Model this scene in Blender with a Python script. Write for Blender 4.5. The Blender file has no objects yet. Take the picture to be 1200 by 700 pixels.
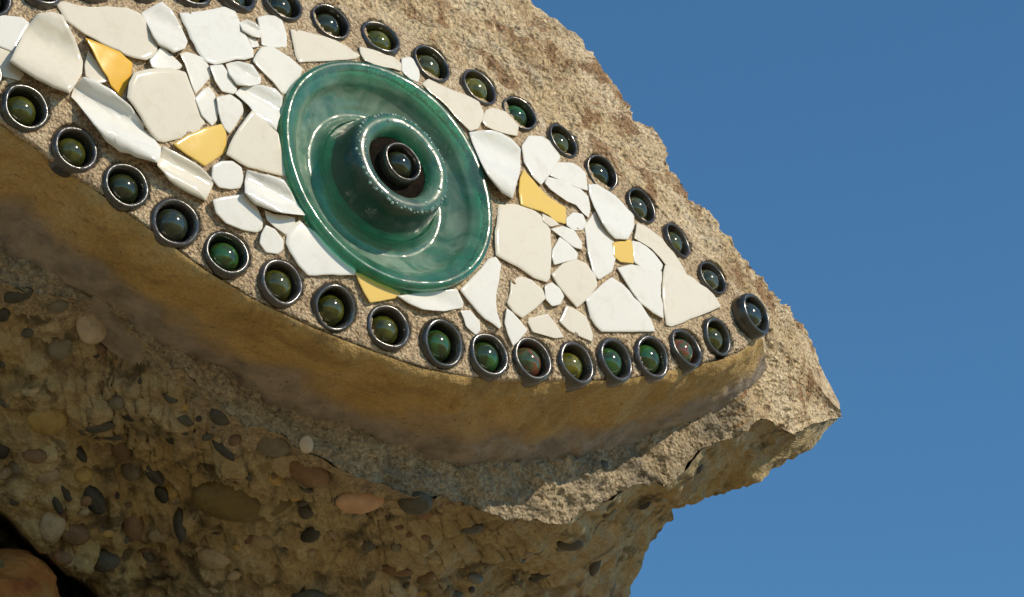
import bpy, bmesh, math, random
import numpy as np
from mathutils import Vector, Matrix

random.seed(7)
rng = np.random.default_rng(11)
scene = bpy.context.scene
COL = scene.collection

# ------------------------------------------------------------------ camera
PITCH = math.radians(30.0)
FPX, IW, IH = 3600.0, 1200.0, 700.0            # focal length in photo pixels
DIST = 1.8
CAM = np.array([0.0, 0.0, 1.6])
c_r = np.array([1.0, 0.0, 0.0])
c_f = np.array([0.0, math.cos(PITCH), math.sin(PITCH)])
c_u = np.array([0.0, -math.sin(PITCH), math.cos(PITCH)])
cam_data = bpy.data.cameras.new('camera')
cam_data.sensor_width = 36.0
cam_data.lens = 36.0 * FPX / IW
cam_data.clip_start = 0.02
cam_data.clip_end = 5000.0
cam = bpy.data.objects.new('camera', cam_data)
COL.objects.link(cam)
cam.location = CAM
cam.rotation_euler = (math.pi / 2 + PITCH, 0, 0)
scene.camera = cam

# ------------------------------------------------------------------ sky, sun
SUN = Vector((0.74, -0.37, 0.565)).normalized()
world = bpy.data.worlds.new('World')
scene.world = world
world.use_nodes = True
wn = world.node_tree.nodes
bg = wn['Background']
sky = wn.new('ShaderNodeTexSky')
sky.sky_type = 'NISHITA'
sky.sun_disc = False
sky.sun_elevation = math.asin(SUN.z)
sky.sun_rotation = math.atan2(SUN.x, SUN.y)
sky.altitude = 0
sky.air_density = 1.0
sky.dust_density = 0.0
sky.ozone_density = 3.0
tint = wn.new('ShaderNodeMix'); tint.data_type = 'RGBA'; tint.blend_type = 'MULTIPLY'
tint.inputs[0].default_value = 1.0
tint.inputs[7].default_value = (0.73, 1.20, 1.34, 1)       # clear, dry Mediterranean blue over the whole sky
world.node_tree.links.new(sky.outputs[0], tint.inputs[6])
world.node_tree.links.new(tint.outputs[2], bg.inputs[0])
bg.inputs[1].default_value = 0.10
sl = bpy.data.lights.new('sun', 'SUN')
sl.energy = 4.0
sl.angle = math.radians(0.53)
sl.color = (1.0, 0.86, 0.66)
sun = bpy.data.objects.new('sun', sl)
COL.objects.link(sun)
sun.location = (3, -2, 5)
sun.rotation_euler = SUN.to_track_quat('Z', 'Y').to_euler()
vs = scene.view_settings
vs.view_transform = 'Standard'
vs.look = 'None'
vs.exposure = 0.0
vs.gamma = 1.0
vs.use_curve_mapping = False

# ------------------------------------------------------------------ frame of the eye's face
def norm(a):
    return a / np.linalg.norm(a)
n_cam = norm(np.array([0.612, 0.4415, 0.656]))
N = norm(n_cam[0] * c_r + n_cam[1] * c_u - n_cam[2] * c_f)
U = norm(np.cross([0, 0, 1.0], N))
V = np.cross(N, U)
EYE = CAM + DIST * norm((452.5 - 600) * c_r + (350 - 206.0) * c_u + FPX * c_f)   # centre of the glass iris
RU, RV = 1.9, 0.64                              # the face bulges a little

def bulge(u, v):
    return np.minimum(u * u / (2 * RU) + v * v / (2 * RV), 0.09)

def on_face(px, py, w):
    """photo pixel -> point of the bulged face, offset w metres along its normal"""
    px = np.asarray(px, float); py = np.asarray(py, float)
    w = np.broadcast_to(np.asarray(w, float), px.shape)
    d = ((px - 600)[..., None] * c_r + (350 - py)[..., None] * c_u + FPX * c_f)
    d = d / np.linalg.norm(d, axis=-1, keepdims=True)
    dn = d @ N
    off = (CAM - EYE) @ N
    tgt = w.copy()
    for _ in range(14):
        t = (tgt - off) / dn
        P = CAM + t[..., None] * d
        q = P - EYE
        tgt = 0.4 * tgt + 0.6 * (w - bulge(q @ U, q @ V))
    return P

def face_normal(P):
    q = np.asarray(P) - EYE
    return norm(N + (q @ U) / RU * U + (q @ V) / RV * V)

# ------------------------------------------------------------------ noise for geometry
PERM = rng.permutation(512).astype(np.int64)
GR = rng.normal(size=(512, 3)); GR /= np.linalg.norm(GR, axis=1, keepdims=True)
def _h(i, j, k):
    return PERM[(PERM[(PERM[i & 511] + j) & 511] + k) & 511]
def perlin(P):
    I = np.floor(P).astype(np.int64); F = P - I
    S = F * F * F * (F * (F * 6 - 15) + 10)
    out = np.zeros(P.shape[:-1])
    for a in (0, 1):
        wa = S[..., 0] if a else 1 - S[..., 0]
        for b in (0, 1):
            wb = S[..., 1] if b else 1 - S[..., 1]
            for c in (0, 1):
                wc = S[..., 2] if c else 1 - S[..., 2]
                g = GR[_h(I[..., 0] + a, I[..., 1] + b, I[..., 2] + c)]
                out += wa * wb * wc * ((F - np.array([a, b, c])) * g).sum(-1)
    return out * 1.6
def fbm(P, scale, octs=4, gain=0.5, lac=2.1):
    o = np.zeros(P.shape[:-1]); a = 1.0
    Q = P * scale
    for i in range(octs):
        o += a * perlin(Q + 17.3 * i); a *= gain; Q = Q * lac
    return o
def cells(P, scale):
    Q = P * scale
    I = np.floor(Q).astype(np.int64); best = np.full(P.shape[:-1], 9.0)
    for a in (-1, 0, 1):
        for b in (-1, 0, 1):
            for c in (-1, 0, 1):
                J = I + np.array([a, b, c])
                g = GR[_h(J[..., 0], J[..., 1], J[..., 2])] * 0.45
                best = np.minimum(best, np.linalg.norm(J + 0.5 + g - Q, axis=-1))
    return best

# ------------------------------------------------------------------ material helpers
class NT:
    def __init__(s, name):
        s.m = bpy.data.materials.new(name); s.m.use_nodes = True
        s.n = s.m.node_tree.nodes; s.l = s.m.node_tree.links
        s.b = s.n['Principled BSDF']
        s.pos = s.n.new('ShaderNodeNewGeometry').outputs['Position']
    def set(s, **k):
        for a, v in k.items():
            a = a.replace('_', ' ')
            i = s.b.inputs[a]
            if hasattr(v, 'is_output'): s.l.new(v, i)
            else: i.default_value = (*v, 1) if isinstance(v, tuple) and len(v) == 3 and i.type == 'RGBA' else v
    def noise(s, scale, detail=4, rough=0.55, vec=None, dist=0.0):
        t = s.n.new('ShaderNodeTexNoise')
        t.inputs['Scale'].default_value = scale; t.inputs['Detail'].default_value = detail
        t.inputs['Roughness'].default_value = rough; t.inputs['Distortion'].default_value = dist
        s.l.new(vec or s.pos, t.inputs['Vector'])
        return t.outputs['Fac']
    def vor(s, scale, feature='F1', out='Distance', rnd=1.0, vec=None):
        t = s.n.new('ShaderNodeTexVoronoi'); t.feature = feature
        t.inputs['Scale'].default_value = scale; t.inputs['Randomness'].default_value = rnd
        s.l.new(vec or s.pos, t.inputs['Vector'])
        return t.outputs[out]
    def ramp(s, fac, stops, interp='LINEAR'):
        r = s.n.new('ShaderNodeValToRGB'); r.color_ramp.interpolation = interp
        e = r.color_ramp.elements
        while len(e) < len(stops): e.new(0.5)
        for k, (p, c) in enumerate(stops):
            e[k].position = p
            e[k].color = (c, c, c, 1) if not isinstance(c, tuple) else (*c, 1)
        s.l.new(fac, r.inputs[0])
        return r.outputs[0]
    def mix(s, fac, a, b, mode='MIX'):
        x = s.n.new('ShaderNodeMix'); x.data_type = 'RGBA'; x.blend_type = mode
        for i, v in ((0, fac), (6, a), (7, b)):
            if hasattr(v, 'is_output'): s.l.new(v, x.inputs[i])
            else: x.inputs[i].default_value = (*v, 1) if isinstance(v, tuple) else v
        return x.outputs[2]
    def math(s, op, a, b=0.0):
        x = s.n.new('ShaderNodeMath'); x.operation = op
        for i, v in ((0, a), (1, b)):
            if hasattr(v, 'is_output'): s.l.new(v, x.inputs[i])
            else: x.inputs[i].default_value = v
        return x.outputs[0]
    def bump(s, h, dist, strength=1.0, prev=None):
        b = s.n.new('ShaderNodeBump'); b.inputs['Distance'].default_value = dist
        b.inputs['Strength'].default_value = strength
        s.l.new(h, b.inputs['Height'])
        if prev: s.l.new(prev, b.inputs['Normal'])
        return b.outputs[0]
    def objrand(s):
        return s.n.new('ShaderNodeObjectInfo').outputs['Random']
    def objco(s):
        return s.n.new('ShaderNodeTexCoord').outputs['Object']

def mat_rock():
    t = NT('sunlit sandstone rock')
    a = t.ramp(t.noise(14, 6, 0.6), [(0.3, (0.33, 0.235, 0.13)), (0.5, (0.50, 0.40, 0.255)), (0.7, (0.60, 0.50, 0.36))])
    # rusty stains and pale lichen patches
    st = t.ramp(t.noise(26, 5, 0.65, dist=0.6), [(0.52, 0.0), (0.60, 1.0)])
    a = t.mix(t.math('MULTIPLY', st, 0.75), a, (0.20, 0.10, 0.042))
    pl = t.ramp(t.noise(19, 5, 0.6), [(0.60, 0.0), (0.68, 1.0)])
    a = t.mix(t.math('MULTIPLY', pl, 0.55), a, (0.52, 0.46, 0.36))
    # grains
    g = t.noise(420, 3, 0.7)
    a = t.mix(0.75, a, t.ramp(g, [(0.32, (0.16, 0.12, 0.08)), (0.5, (0.5, 0.5, 0.5)), (0.68, (0.86, 0.82, 0.75))]), 'OVERLAY')
    dk = t.ramp(t.noise(150, 3, 0.55), [(0.61, 0.0), (0.68, 1.0)])
    a = t.mix(t.math('MULTIPLY', dk, 0.55), a, (0.07, 0.045, 0.025))
    n = t.bump(t.noise(160, 5, 0.68), 0.003)
    n = t.bump(t.vor(330), 0.0016, 1, n)
    t.set(Base_Color=a, Roughness=0.92, Normal=n)
    t.b.inputs['Specular IOR Level'].default_value = 0.25
    return t.m

def mat_conglomerate():
    t = NT('conglomerate rock')
    a = t.ramp(t.noise(9, 5, 0.6, dist=0.4), [(0.30, (0.26, 0.175, 0.06)), (0.46, (0.37, 0.275, 0.13)), (0.6, (0.40, 0.325, 0.19)), (0.75, (0.50, 0.41, 0.26))])
    a = t.mix(t.ramp(t.noise(5, 3, 0.5), [(0.40, 0.0), (0.60, 0.7)]), a, t.ramp(t.noise(33, 5, 0.6), [(0.3, (0.22, 0.18, 0.12)), (0.6, (0.42, 0.36, 0.26))]))
    p = t.vor(40, out='Color')
    pr = t.ramp(p, [(0.1, (0.08, 0.07, 0.055)), (0.35, (0.24, 0.17, 0.09)), (0.6, (0.30, 0.24, 0.15)), (0.85, (0.20, 0.12, 0.06)), (0.95, (0.36, 0.30, 0.22))])
    edge = t.ramp(t.vor(40, 'DISTANCE_TO_EDGE'), [(0.10, 0.0), (0.22, 1.0)])
    msk = t.ramp(t.noise(30, 3, 0.5), [(0.45, 0.0), (0.55, 1.0)])
    a = t.mix(t.math('MULTIPLY', t.math('MULTIPLY', edge, msk), 0.65), a, pr)
    dk = t.ramp(t.noise(40, 4, 0.55, dist=0.6), [(0.53, 0.0), (0.66, 1.0)])
    a = t.mix(t.math('MULTIPLY', dk, 0.8), a, (0.045, 0.036, 0.022))
    a = t.mix(1.0, a, (0.95, 0.95, 0.92), 'MULTIPLY')
    pale = t.ramp(t.noise(55, 6, 0.7, dist=0.8), [(0.58, 0.0), (0.68, 1.0)])
    a = t.mix(t.math('MULTIPLY', pale, 0.6), a, (0.52, 0.44, 0.28))
    g = t.noise(380, 3, 0.7)
    a = t.mix(0.35, a, t.ramp(g, [(0.3, (0.2, 0.2, 0.2)), (0.5, (0.5, 0.5, 0.5)), (0.7, (0.8, 0.8, 0.8))]), 'OVERLAY')
    n = t.bump(t.noise(80, 5, 0.58), 0.006)
    n = t.bump(t.noise(420, 2, 0.5), 0.0006, 1, n)
    t.set(Base_Color=a, Roughness=0.85, Normal=n)
    t.b.inputs['Specular IOR Level'].default_value = 0.3
    return t.m

def mat_setback():
    t = NT('cut grey stone face')
    a = t.ramp(t.noise(16, 5, 0.6), [(0.3, (0.36, 0.28, 0.18)), (0.55, (0.48, 0.39, 0.265)), (0.75, (0.42, 0.325, 0.205))])
    g = t.noise(330, 3, 0.7)
    a = t.mix(0.5, a, t.ramp(g, [(0.32, (0.14, 0.13, 0.11)), (0.5, (0.5, 0.5, 0.5)), (0.66, (0.84, 0.82, 0.78))]), 'OVERLAY')
    gr = t.ramp(t.noise(34, 5, 0.65), [(0.48, 0.0), (0.62, 1.0)])
    a = t.mix(t.math('MULTIPLY', gr, 0.5), a, (0.15, 0.145, 0.125))
    n = t.bump(t.noise(190, 5, 0.7), 0.005)
    n = t.bump(t.vor(360), 0.002, 1, n)
    t.set(Base_Color=a, Roughness=0.95, Normal=n)
    t.b.inputs['Specular IOR Level'].default_value = 0.2
    return t.m

def mat_mortar():
    t = NT('sandy mortar')
    a = t.ramp(t.noise(40, 5, 0.6), [(0.3, (0.40, 0.295, 0.185)), (0.55, (0.54, 0.425, 0.285)), (0.75, (0.62, 0.52, 0.38))])
    g = t.noise(520, 3, 0.7)
    a = t.mix(0.8, a, t.ramp(g, [(0.32, (0.15, 0.12, 0.09)), (0.5, (0.5, 0.5, 0.5)), (0.68, (0.86, 0.82, 0.76))]), 'OVERLAY')
    n = t.bump(t.noise(330, 4, 0.7), 0.0028)
    n = t.bump(t.vor(520), 0.0012, 1, n)
    t.set(Base_Color=a, Roughness=0.93, Normal=n)
    t.b.inputs['Specular IOR Level'].default_value = 0.25
    return t.m

def mat_lid():
    t = NT('smooth ochre eyelid mortar')
    a = t.ramp(t.noise(15, 7, 0.68, dist=0.7), [(0.32, (0.26, 0.16, 0.055)), (0.5, (0.44, 0.29, 0.105)), (0.68, (0.52, 0.365, 0.165))])
    sp = t.ramp(t.noise(95, 4, 0.6), [(0.60, 0.0), (0.70, 1.0)])
    a = t.mix(t.math('MULTIPLY', sp, 0.4), a, (0.16, 0.09, 0.04))
    g = t.noise(500, 3, 0.6)
    a = t.mix(0.35, a, t.ramp(g, [(0.3, (0.25, 0.25, 0.25)), (0.5, (0.5, 0.5, 0.5)), (0.7, (0.76, 0.76, 0.76))]), 'OVERLAY')
    an = t.n.new('ShaderNodeAttribute'); an.attribute_name = 'bare'
    gc = t.ramp(t.noise(60, 5, 0.65), [(0.35, (0.20, 0.165, 0.13)), (0.55, (0.31, 0.255, 0.20)), (0.7, (0.38, 0.31, 0.235))])
    a = t.mix(an.outputs['Fac'], a, gc)
    pore = t.ramp(t.noise(260, 3, 0.6), [(0.64, 0.0), (0.70, 1.0)])
    a = t.mix(t.math('MULTIPLY', pore, 0.6), a, (0.09, 0.055, 0.03))
    n = t.bump(t.noise(130, 6, 0.66), 0.0030)
    n = t.bump(t.noise(600, 2, 0.5), 0.0006, 1, n)
    t.set(Base_Color=a, Roughness=0.75, Normal=n)
    t.b.inputs['Specular IOR Level'].default_value = 0.3
    return t.m

def mat_tile(name, col, rough=0.065, dirt=0.24):
    t = NT(name)
    r = t.objrand()
    a = t.mix(t.math('MULTIPLY', r, 0.22), col, tuple(c * k for c, k in zip(col, (0.93, 0.86, 0.74))))
    d = t.ramp(t.noise(90, 6, 0.7, dist=0.5), [(0.52, 0.0), (0.75, 1.0)])
    a = t.mix(t.math('MULTIPLY', d, dirt), a, (0.42, 0.32, 0.2))
    sp = t.ramp(t.noise(700, 2, 0.5), [(0.70, 0.0), (0.74, 1.0)])
    a = t.mix(t.math('MULTIPLY', sp, 0.25), a, (0.3, 0.22, 0.14))
    rg = t.ramp(t.noise(45, 4, 0.6), [(0.3, rough * 0.8), (0.7, rough * 1.9)])
    n = t.bump(t.noise(28, 2, 0.5), 0.0012, 0.6)
    t.set(Base_Color=a, Roughness=rg, Normal=n)
    t.b.inputs['Specular IOR Level'].default_value = 0.5
    return t.m

def mat_biscuit():
    t = NT('broken ceramic edge')
    a = t.ramp(t.noise(200, 4, 0.6), [(0.3, (0.36, 0.27, 0.16)), (0.7, (0.62, 0.53, 0.39))])
    t.set(Base_Color=a, Roughness=0.8, Normal=t.bump(t.noise(500, 3, 0.6), 0.0008))
    return t.m

def mat_bottle():
    t = NT('dark bottle glass')
    a = t.mix(t.objrand(), (0.030, 0.030, 0.024), (0.052, 0.044, 0.040))
    d = t.ramp(t.noise(160, 5, 0.65), [(0.5, 0.0), (0.72, 1.0)])
    a = t.mix(t.math('MULTIPLY', d, 0.22), a, (0.18, 0.15, 0.12))
    rg = t.ramp(t.noise(120, 4, 0.6), [(0.35, 0.14), (0.7, 0.40)])
    t.set(Base_Color=a, Roughness=rg, Normal=t.bump(t.noise(150, 3, 0.5), 0.0006, 0.6))
    t.b.inputs['IOR'].default_value = 1.55
    t.b.inputs['Specular IOR Level'].default_value = 0.75
    return t.m

def mat_marble(name, base, vane=None, amount=0.6, trans=0.72):
    t = NT(name)
    oc = t.objco()
    nz = t.noise(1.5, 2, 0.5, vec=oc, dist=0.8)
    a = t.ramp(nz, [(0.35, tuple(c * 0.45 for c in base)), (0.65, base)])
    if vane:
        v = t.ramp(t.noise(1.15, 1, 0.4, vec=oc, dist=1.0), [(0.50, 0.0), (0.56, amount)])
        a = t.mix(v, a, vane)
    t.set(Base_Color=a, Roughness=0.05)
    t.b.inputs['Coat Weight'].default_value = 0.45; t.b.inputs['Coat Roughness'].default_value = 0.14; t.b.inputs['Specular IOR Level'].default_value = 0.3
    t.b.inputs['Transmission Weight'].default_value = trans
    t.b.inputs['IOR'].default_value = 1.5
    return t.m

def mat_iris():
    t = NT('aqua green cast glass')
    a = t.ramp(t.noise(24, 4, 0.55, dist=1.0), [(0.3, (0.012, 0.42, 0.25)), (0.55, (0.03, 0.50, 0.33)), (0.75, (0.11, 0.60, 0.44))])
    rg = t.ramp(t.noise(50, 4, 0.6), [(0.3, 0.08), (0.7, 0.26)])
    n = t.bump(t.noise(38, 2, 0.45), 0.005, 0.6)
    n = t.bump(t.noise(150, 3, 0.5), 0.0006, 0.5, n)
    t.set(Base_Color=a, Roughness=rg, Normal=n)
    t.b.inputs['IOR'].default_value = 1.45
    t.b.inputs['Transmission Weight'].default_value = 0.92
    t.b.inputs['Coat Weight'].default_value = 0.35; t.b.inputs['Coat Roughness'].default_value = 0.3
    # pale dust lying in the hollow of the dish (object space: radius about the axis)
    oc = t.objco()
    sep = t.n.new('ShaderNodeSeparateXYZ'); t.l.new(oc, sep.inputs[0])
    r2 = t.math('SQRT', t.math('ADD', t.math('MULTIPLY', sep.outputs[0], sep.outputs[0]), t.math('MULTIPLY', sep.outputs[1], sep.outputs[1])))
    hol = t.ramp(t.math('MULTIPLY', r2, 10.0), [(0.27, 0.55), (0.325, 0.4), (0.35, 0.04), (0.42, 0.25), (0.50, 1.0), (0.62, 1.0), (0.66, 0.45), (0.75, 0.20)])
    dn = t.ramp(t.noise(34, 5, 0.6, dist=1.4), [(0.36, 0.08), (0.68, 0.46)])
    df = t.n.new('ShaderNodeBsdfDiffuse'); df.inputs[0].default_value = (0.44, 0.53, 0.42, 1)
    mx = t.n.new('ShaderNodeMixShader')
    t.l.new(t.math('MULTIPLY', hol, dn), mx.inputs[0])
    t.l.new(t.b.outputs[0], mx.inputs[1]); t.l.new(df.outputs[0], mx.inputs[2])
    t.l.new(mx.outputs[0], t.n['Material Output'].inputs[0])
    return t.m

def mat_clear():
    t = NT('glass droplet')
    t.set(Base_Color=(0.42, 0.58, 0.52), Roughness=0.1)
    t.b.inputs['Transmission Weight'].default_value = 0.5
    t.b.inputs['Specular IOR Level'].default_value = 0.8
    return t.m

def mat_pebble(name, c, rough=0.55):
    t = NT(name)
    a = t.mix(t.objrand(), tuple(x * 0.75 for x in c), tuple(min(1, x * 1.2) for x in c))
    a = t.mix(0.5, a, t.ramp(t.noise(150, 5, 0.65), [(0.3, (0.28, 0.28, 0.28)), (0.5, (0.5, 0.5, 0.5)), (0.72, (0.74, 0.74, 0.74))]), 'OVERLAY')
    t.set(Base_Color=a, Roughness=rough, Normal=t.bump(t.noise(260, 4, 0.6), 0.0012))
    return t.m

def mat_ground():
    t = NT('sandy ground')
    a = t.ramp(t.noise(3, 8, 0.65), [(0.3, (0.42, 0.31, 0.165)), (0.7, (0.58, 0.45, 0.26))])
    t.set(Base_Color=a, Roughness=0.95, Normal=t.bump(t.noise(40, 6, 0.7), 0.02))
    return t.m

M_ROCK, M_CONG, M_SET, M_MORT, M_LID = mat_rock(), mat_conglomerate(), mat_setback(), mat_mortar(), mat_lid()
M_CREAM = mat_tile('cream glazed ceramic', (0.72, 0.67, 0.56))
M_WHITE = mat_tile('white glazed ceramic', (0.76, 0.75, 0.70))
M_YELLOW = mat_tile('yellow glazed ceramic', (0.76, 0.53, 0.13), 0.09, 0.16)
M_AMBER = mat_tile('amber yellow glazed ceramic', (0.78, 0.46, 0.05), 0.09, 0.12)
t_ = NT('pale bedding mortar')
t_.set(Base_Color=t_.ramp(t_.noise(60, 5, 0.6), [(0.35, (0.20, 0.19, 0.14)), (0.65, (0.46, 0.43, 0.33))]), Roughness=0.9)
M_PALE = t_.m
t_ = NT('near-black hollow shade')  # near-black colour stands in for the shade inside the pupil hollow
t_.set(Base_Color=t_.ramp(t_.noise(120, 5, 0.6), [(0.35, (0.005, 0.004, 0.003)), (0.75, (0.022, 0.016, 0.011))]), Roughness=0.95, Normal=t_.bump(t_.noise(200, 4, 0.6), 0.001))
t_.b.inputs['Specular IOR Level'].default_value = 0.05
M_HOLLOW_SHADE = t_.m
M_BISC, M_BOT, M_IRIS, M_DROP, M_GROUND = mat_biscuit(), mat_bottle(), mat_iris(), mat_clear(), mat_ground()

# ------------------------------------------------------------------ object helpers
def tag(o, label=None, cat=None, group=None, kind=None):
    if label: o['label'] = label
    if cat: o['category'] = cat
    if group: o['group'] = group
    if kind: o['kind'] = kind
    return o
def empty(name, loc, rot=None):
    o = bpy.data.objects.new(name, None); COL.objects.link(o)
    o.empty_display_size = 0.02
    m = Matrix.Translation(Vector(loc))
    if rot is not None: m = m @ rot.to_4x4()
    o.matrix_basis = m
    return o
def mesh_obj(name, verts, faces, mats, parent=None, smooth=True, fmat=None, origin=None):
    """verts are world points; the origin goes to their centre"""
    verts = np.asarray(verts, float)
    c = verts.mean(0) if origin is None else np.asarray(origin)
    me = bpy.data.meshes.new(name)
    me.from_pydata((verts - c).tolist(), [], [tuple(int(i) for i in f) for f in faces])
    for m in (mats if isinstance(mats, (list, tuple)) else [mats]): me.materials.append(m)
    if smooth: me.polygons.foreach_set('use_smooth', [True] * len(me.polygons))
    if fmat is not None: me.polygons.foreach_set('material_index', [int(i) for i in fmat])
    me.update()
    o = bpy.data.objects.new(name, me); COL.objects.link(o)
    o.location = c
    if parent:
        o.parent = parent
        p = Vector((0, 0, 0)); q = parent
        while q: p += q.location; q = q.parent
        o.location = Vector(c) - p
    return o
def grid_faces(nr, nc, base=0, wrap=False):
    i = np.arange(nr - 1)[:, None]; j = np.arange(nc if wrap else nc - 1)[None, :]
    a = i * nc + j; b = i * nc + (j + 1) % nc
    return (np.stack([a, a + nc, b + nc, b], -1).reshape(-1, 4) + base)
def grid_normals(G):
    du = np.gradient(G, axis=1); dv = np.gradient(G, axis=0)
    n = np.cross(du, dv); l = np.linalg.norm(n, axis=-1, keepdims=True)
    n = n / np.maximum(l, 1e-12)
    to = CAM - G
    s = np.sign((n * to).sum(-1, keepdims=True)); s[s == 0] = 1
    return n * s

# ------------------------------------------------------------------ where the bottle rings sit
# centres in photo pixels, outer radius in mm, marble, how far it stands out of the mortar (share of radius)
LOWER = [((845, 392), 13.6, 'olive', 0), ((809, 407), 14.2, 'red', 0), ((769, 416), 14.4, 'green', 0), ((726, 420), 14.4, 'green', 0), ((680, 424), 14.6, 'lime', 0), ((629, 420), 14.6, 'red', 0), ((578, 415), 14.4, 'green', 0), ((523, 400), 15.6, 'green', 0), ((460, 382), 14.4, 'olive', 0), ((396, 357), 15.0, 'olive', 0), ((333, 329), 14.8, 'olive', 0), ((270, 296), 14.8, 'green', 0), ((210, 258), 15.2, 'blue', 0), ((151, 215), 15.2, 'dark', 0), ((91, 171), 15.4, 'olive', 0), ((32, 122), 15.6, 'olive', 0), ((-24, 78), 15.4, 'olive', 0), ((-86, 30), 15.0, 'green', 0)]
UPPER = [((839, 324), 13.0, 'grey', 1), ((797, 279), 13.0, 'olive', 1), ((755, 238), 13.0, 'grey', 1), ((709, 199), 13.2, 'dark', 1), ((663, 162), 13.2, 'olive', 1), ((613, 130), 13.2, 'green', 1), ((565, 99), 13.4, 'lime', 1), ((509, 71), 13.8, 'olive', 1), ((450, 41), 13.8, 'lime', 0), ((391, 22), 13.8, 'dark', 1), ((334, 0), 13.8, 'dark', 1), ((279, -11), 14.0, 'dark', 0), ((226, -18), 14.0, 'olive', 0), ((167, -24), 14.0, 'dark', 0), ((108, -25), 14.2, 'green', 0), ((50, -18), 14.2, 'dark', 0), ((-10, -8), 14.2, 'dark', 0)]
CORNER = (877.0, 372.0)
_hc = [c for c, *_ in LOWER + UPPER] + [CORNER]
HOLES_P = on_face(np.array([c[0] for c in _hc], float), np.array([c[1] for c in _hc], float), np.zeros(len(_hc)))
HOLES_R = np.array([r for _, r, *_ in LOWER + UPPER] + [15.2]) * 0.001
def carve(G, depth=0.017):
    """sockets in the mortar for the rings and for the glass iris"""
    push = np.zeros(G.shape[:-1])
    for c, r in zip(HOLES_P, HOLES_R):
        q = G - c
        rad = np.hypot(q @ U, q @ V)
        push = np.maximum(push, np.clip((r * 0.93 - rad) / (r * 0.10), 0, 1) * ((q @ N) > -0.030))
    q = G - EYE
    rad = np.hypot(q @ U, q @ V)
    push = np.maximum(push, np.clip((0.072 - rad) / 0.004, 0, 1) * ((q @ N) > -0.045) * 1.9)
    return G - N * (push * depth)[..., None]

# ================================================================== setting
mesh_obj('ground', [(-2000, -2000, 0), (2000, -2000, 0), (2000, 2000, 0), (-2000, 2000, 0)], [(0, 1, 2, 3)], M_GROUND)
tag(bpy.data.objects['ground'], kind='structure')

# ================================================================== the carved stone head
def curve(pts):
    a = np.array(pts, float)
    return lambda x: np.interp(x, a[:, 0], a[:, 1])
def smooth_curve(pts, k=9):
    a = np.array(pts, float)
    xs = np.linspace(a[0, 0], a[-1, 0], 700); ys = np.interp(xs, a[:, 0], a[:, 1])
    pad = np.r_[np.full(k, ys[0]), ys, np.full(k, ys[-1])]
    ys = np.convolve(pad, np.ones(2 * k + 1) / (2 * k + 1), 'valid')
    return lambda x: np.interp(x, xs, ys)
XL = -260.0
Y0 = curve([(XL, -470), (0, -400), (300, -250), (480, -120), (623, 0), (643, 17), (677, 43), (700, 77), (727, 110), (741, 143), (760, 153), (773, 167), (780, 187), (793, 207), (802, 229), (820, 242), (837, 257), (852, 277), (867, 297), (890, 325), (897, 342), (920, 365), (932, 375), (940, 390), (950, 407), (967, 440), (983, 473), (985, 481)])
Y1 = smooth_curve([(XL, 60), (-190, 30), (-120, 0), (-60, -22), (0, -38), (100, -55), (200, -50), (300, -32), (360, -12), (420, 12), (480, 42), (535, 76), (590, 108), (640, 140), (690, 177), (735, 212), (780, 252), (825, 298), (862, 342), (890, 368), (905, 388), (985, 484)], 6)
Y2 = smooth_curve([(XL, -10), (-190, 20), (-120, 62), (-60, 106), (0, 152), (60, 196), (120, 238), (180, 281), (240, 325), (300, 361), (365, 391), (430, 416), (490, 437), (550, 448), (610, 452), (670, 452), (730, 449), (790, 438), (850, 420), (880, 406), (897, 388)], 6)
_y2 = Y2
def Y2(x): return _y2(x) - np.interp(x, [XL, 300, 600, 800, 897], [9, 8, 5, 4, 1])
Y3 = smooth_curve([(XL, 90), (-120, 190), (0, 257), (50, 283), (117, 327), (200, 383), (300, 440), (383, 474), (460, 500), (533, 518), (617, 527), (700, 518), (760, 506), (810, 488), (860, 463), (890, 440), (900, 425), (985, 486)], 6)
Y4 = curve([(XL, 190), (-120, 265), (0, 330), (60, 352), (95, 352), (112, 345), (150, 385), (230, 455), (290, 500), (350, 525), (420, 560), (480, 577), (525, 588), (560, 597), (610, 605), (660, 617), (680, 603), (717, 582), (780, 563), (807, 543), (820, 528), (863, 513), (883, 497), (897, 493), (913, 503), (933, 510), (953, 497), (985, 488)])
TL = 0.075                                       # how far the eye stands proud of the stone under it
def setback(x):
    return np.interp(x, [XL, 600, 760, 840, 880, 905, 985], [TL, TL, 0.070, 0.050, 0.040, 0.040, 0.085])

_y4 = Y4
def Y4(x): return _y4(x) + (9.0 * perlin(np.stack([x * 0.021, x * 0 + 0.3, x * 0 + 7.7], -1)) + 5.0 * perlin(np.stack([x * 0.083, x * 0 + 1.3, x * 0 + 2.7], -1)) + 1.5 * perlin(np.stack([x * 0.3, x * 0 + 4.3, x * 0 + 2.2], -1))) * np.clip((960 - x) / 80, 0, 1) * np.clip((x + 200) / 50, 0, 1)
head = empty('stone_head', (EYE[0] - 0.22, EYE[1] + 0.62, 0.0))
tag(head, 'weathered tan stone animal head with a large mosaic eye, against blue sky', 'sculpture')

nx_ = 480
X = np.linspace(XL, 985, nx_)
def rows(ya, yb, n, pw=1.0):
    r = np.linspace(0, 1, n)[:, None] ** pw
    return np.broadcast_to(X, (n, nx_)), ya(X)[None] * (1 - r) + yb(X)[None] * r, r
# strip A: from the skyline down to the upper row of rings
pxA, pyA, rA = rows(Y0, Y1, 150)
span = np.clip((Y1(X) - Y0(X)) / 140.0, 0.05, 2.2)[None]
wtop = -0.012 - 0.055 * span
w1 = np.interp(X, [XL, 850, 900, 985], [-0.001, -0.001, -0.030, -0.085])[None]
wA = w1 + (wtop) * (1 - rA) ** 1.9
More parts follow.
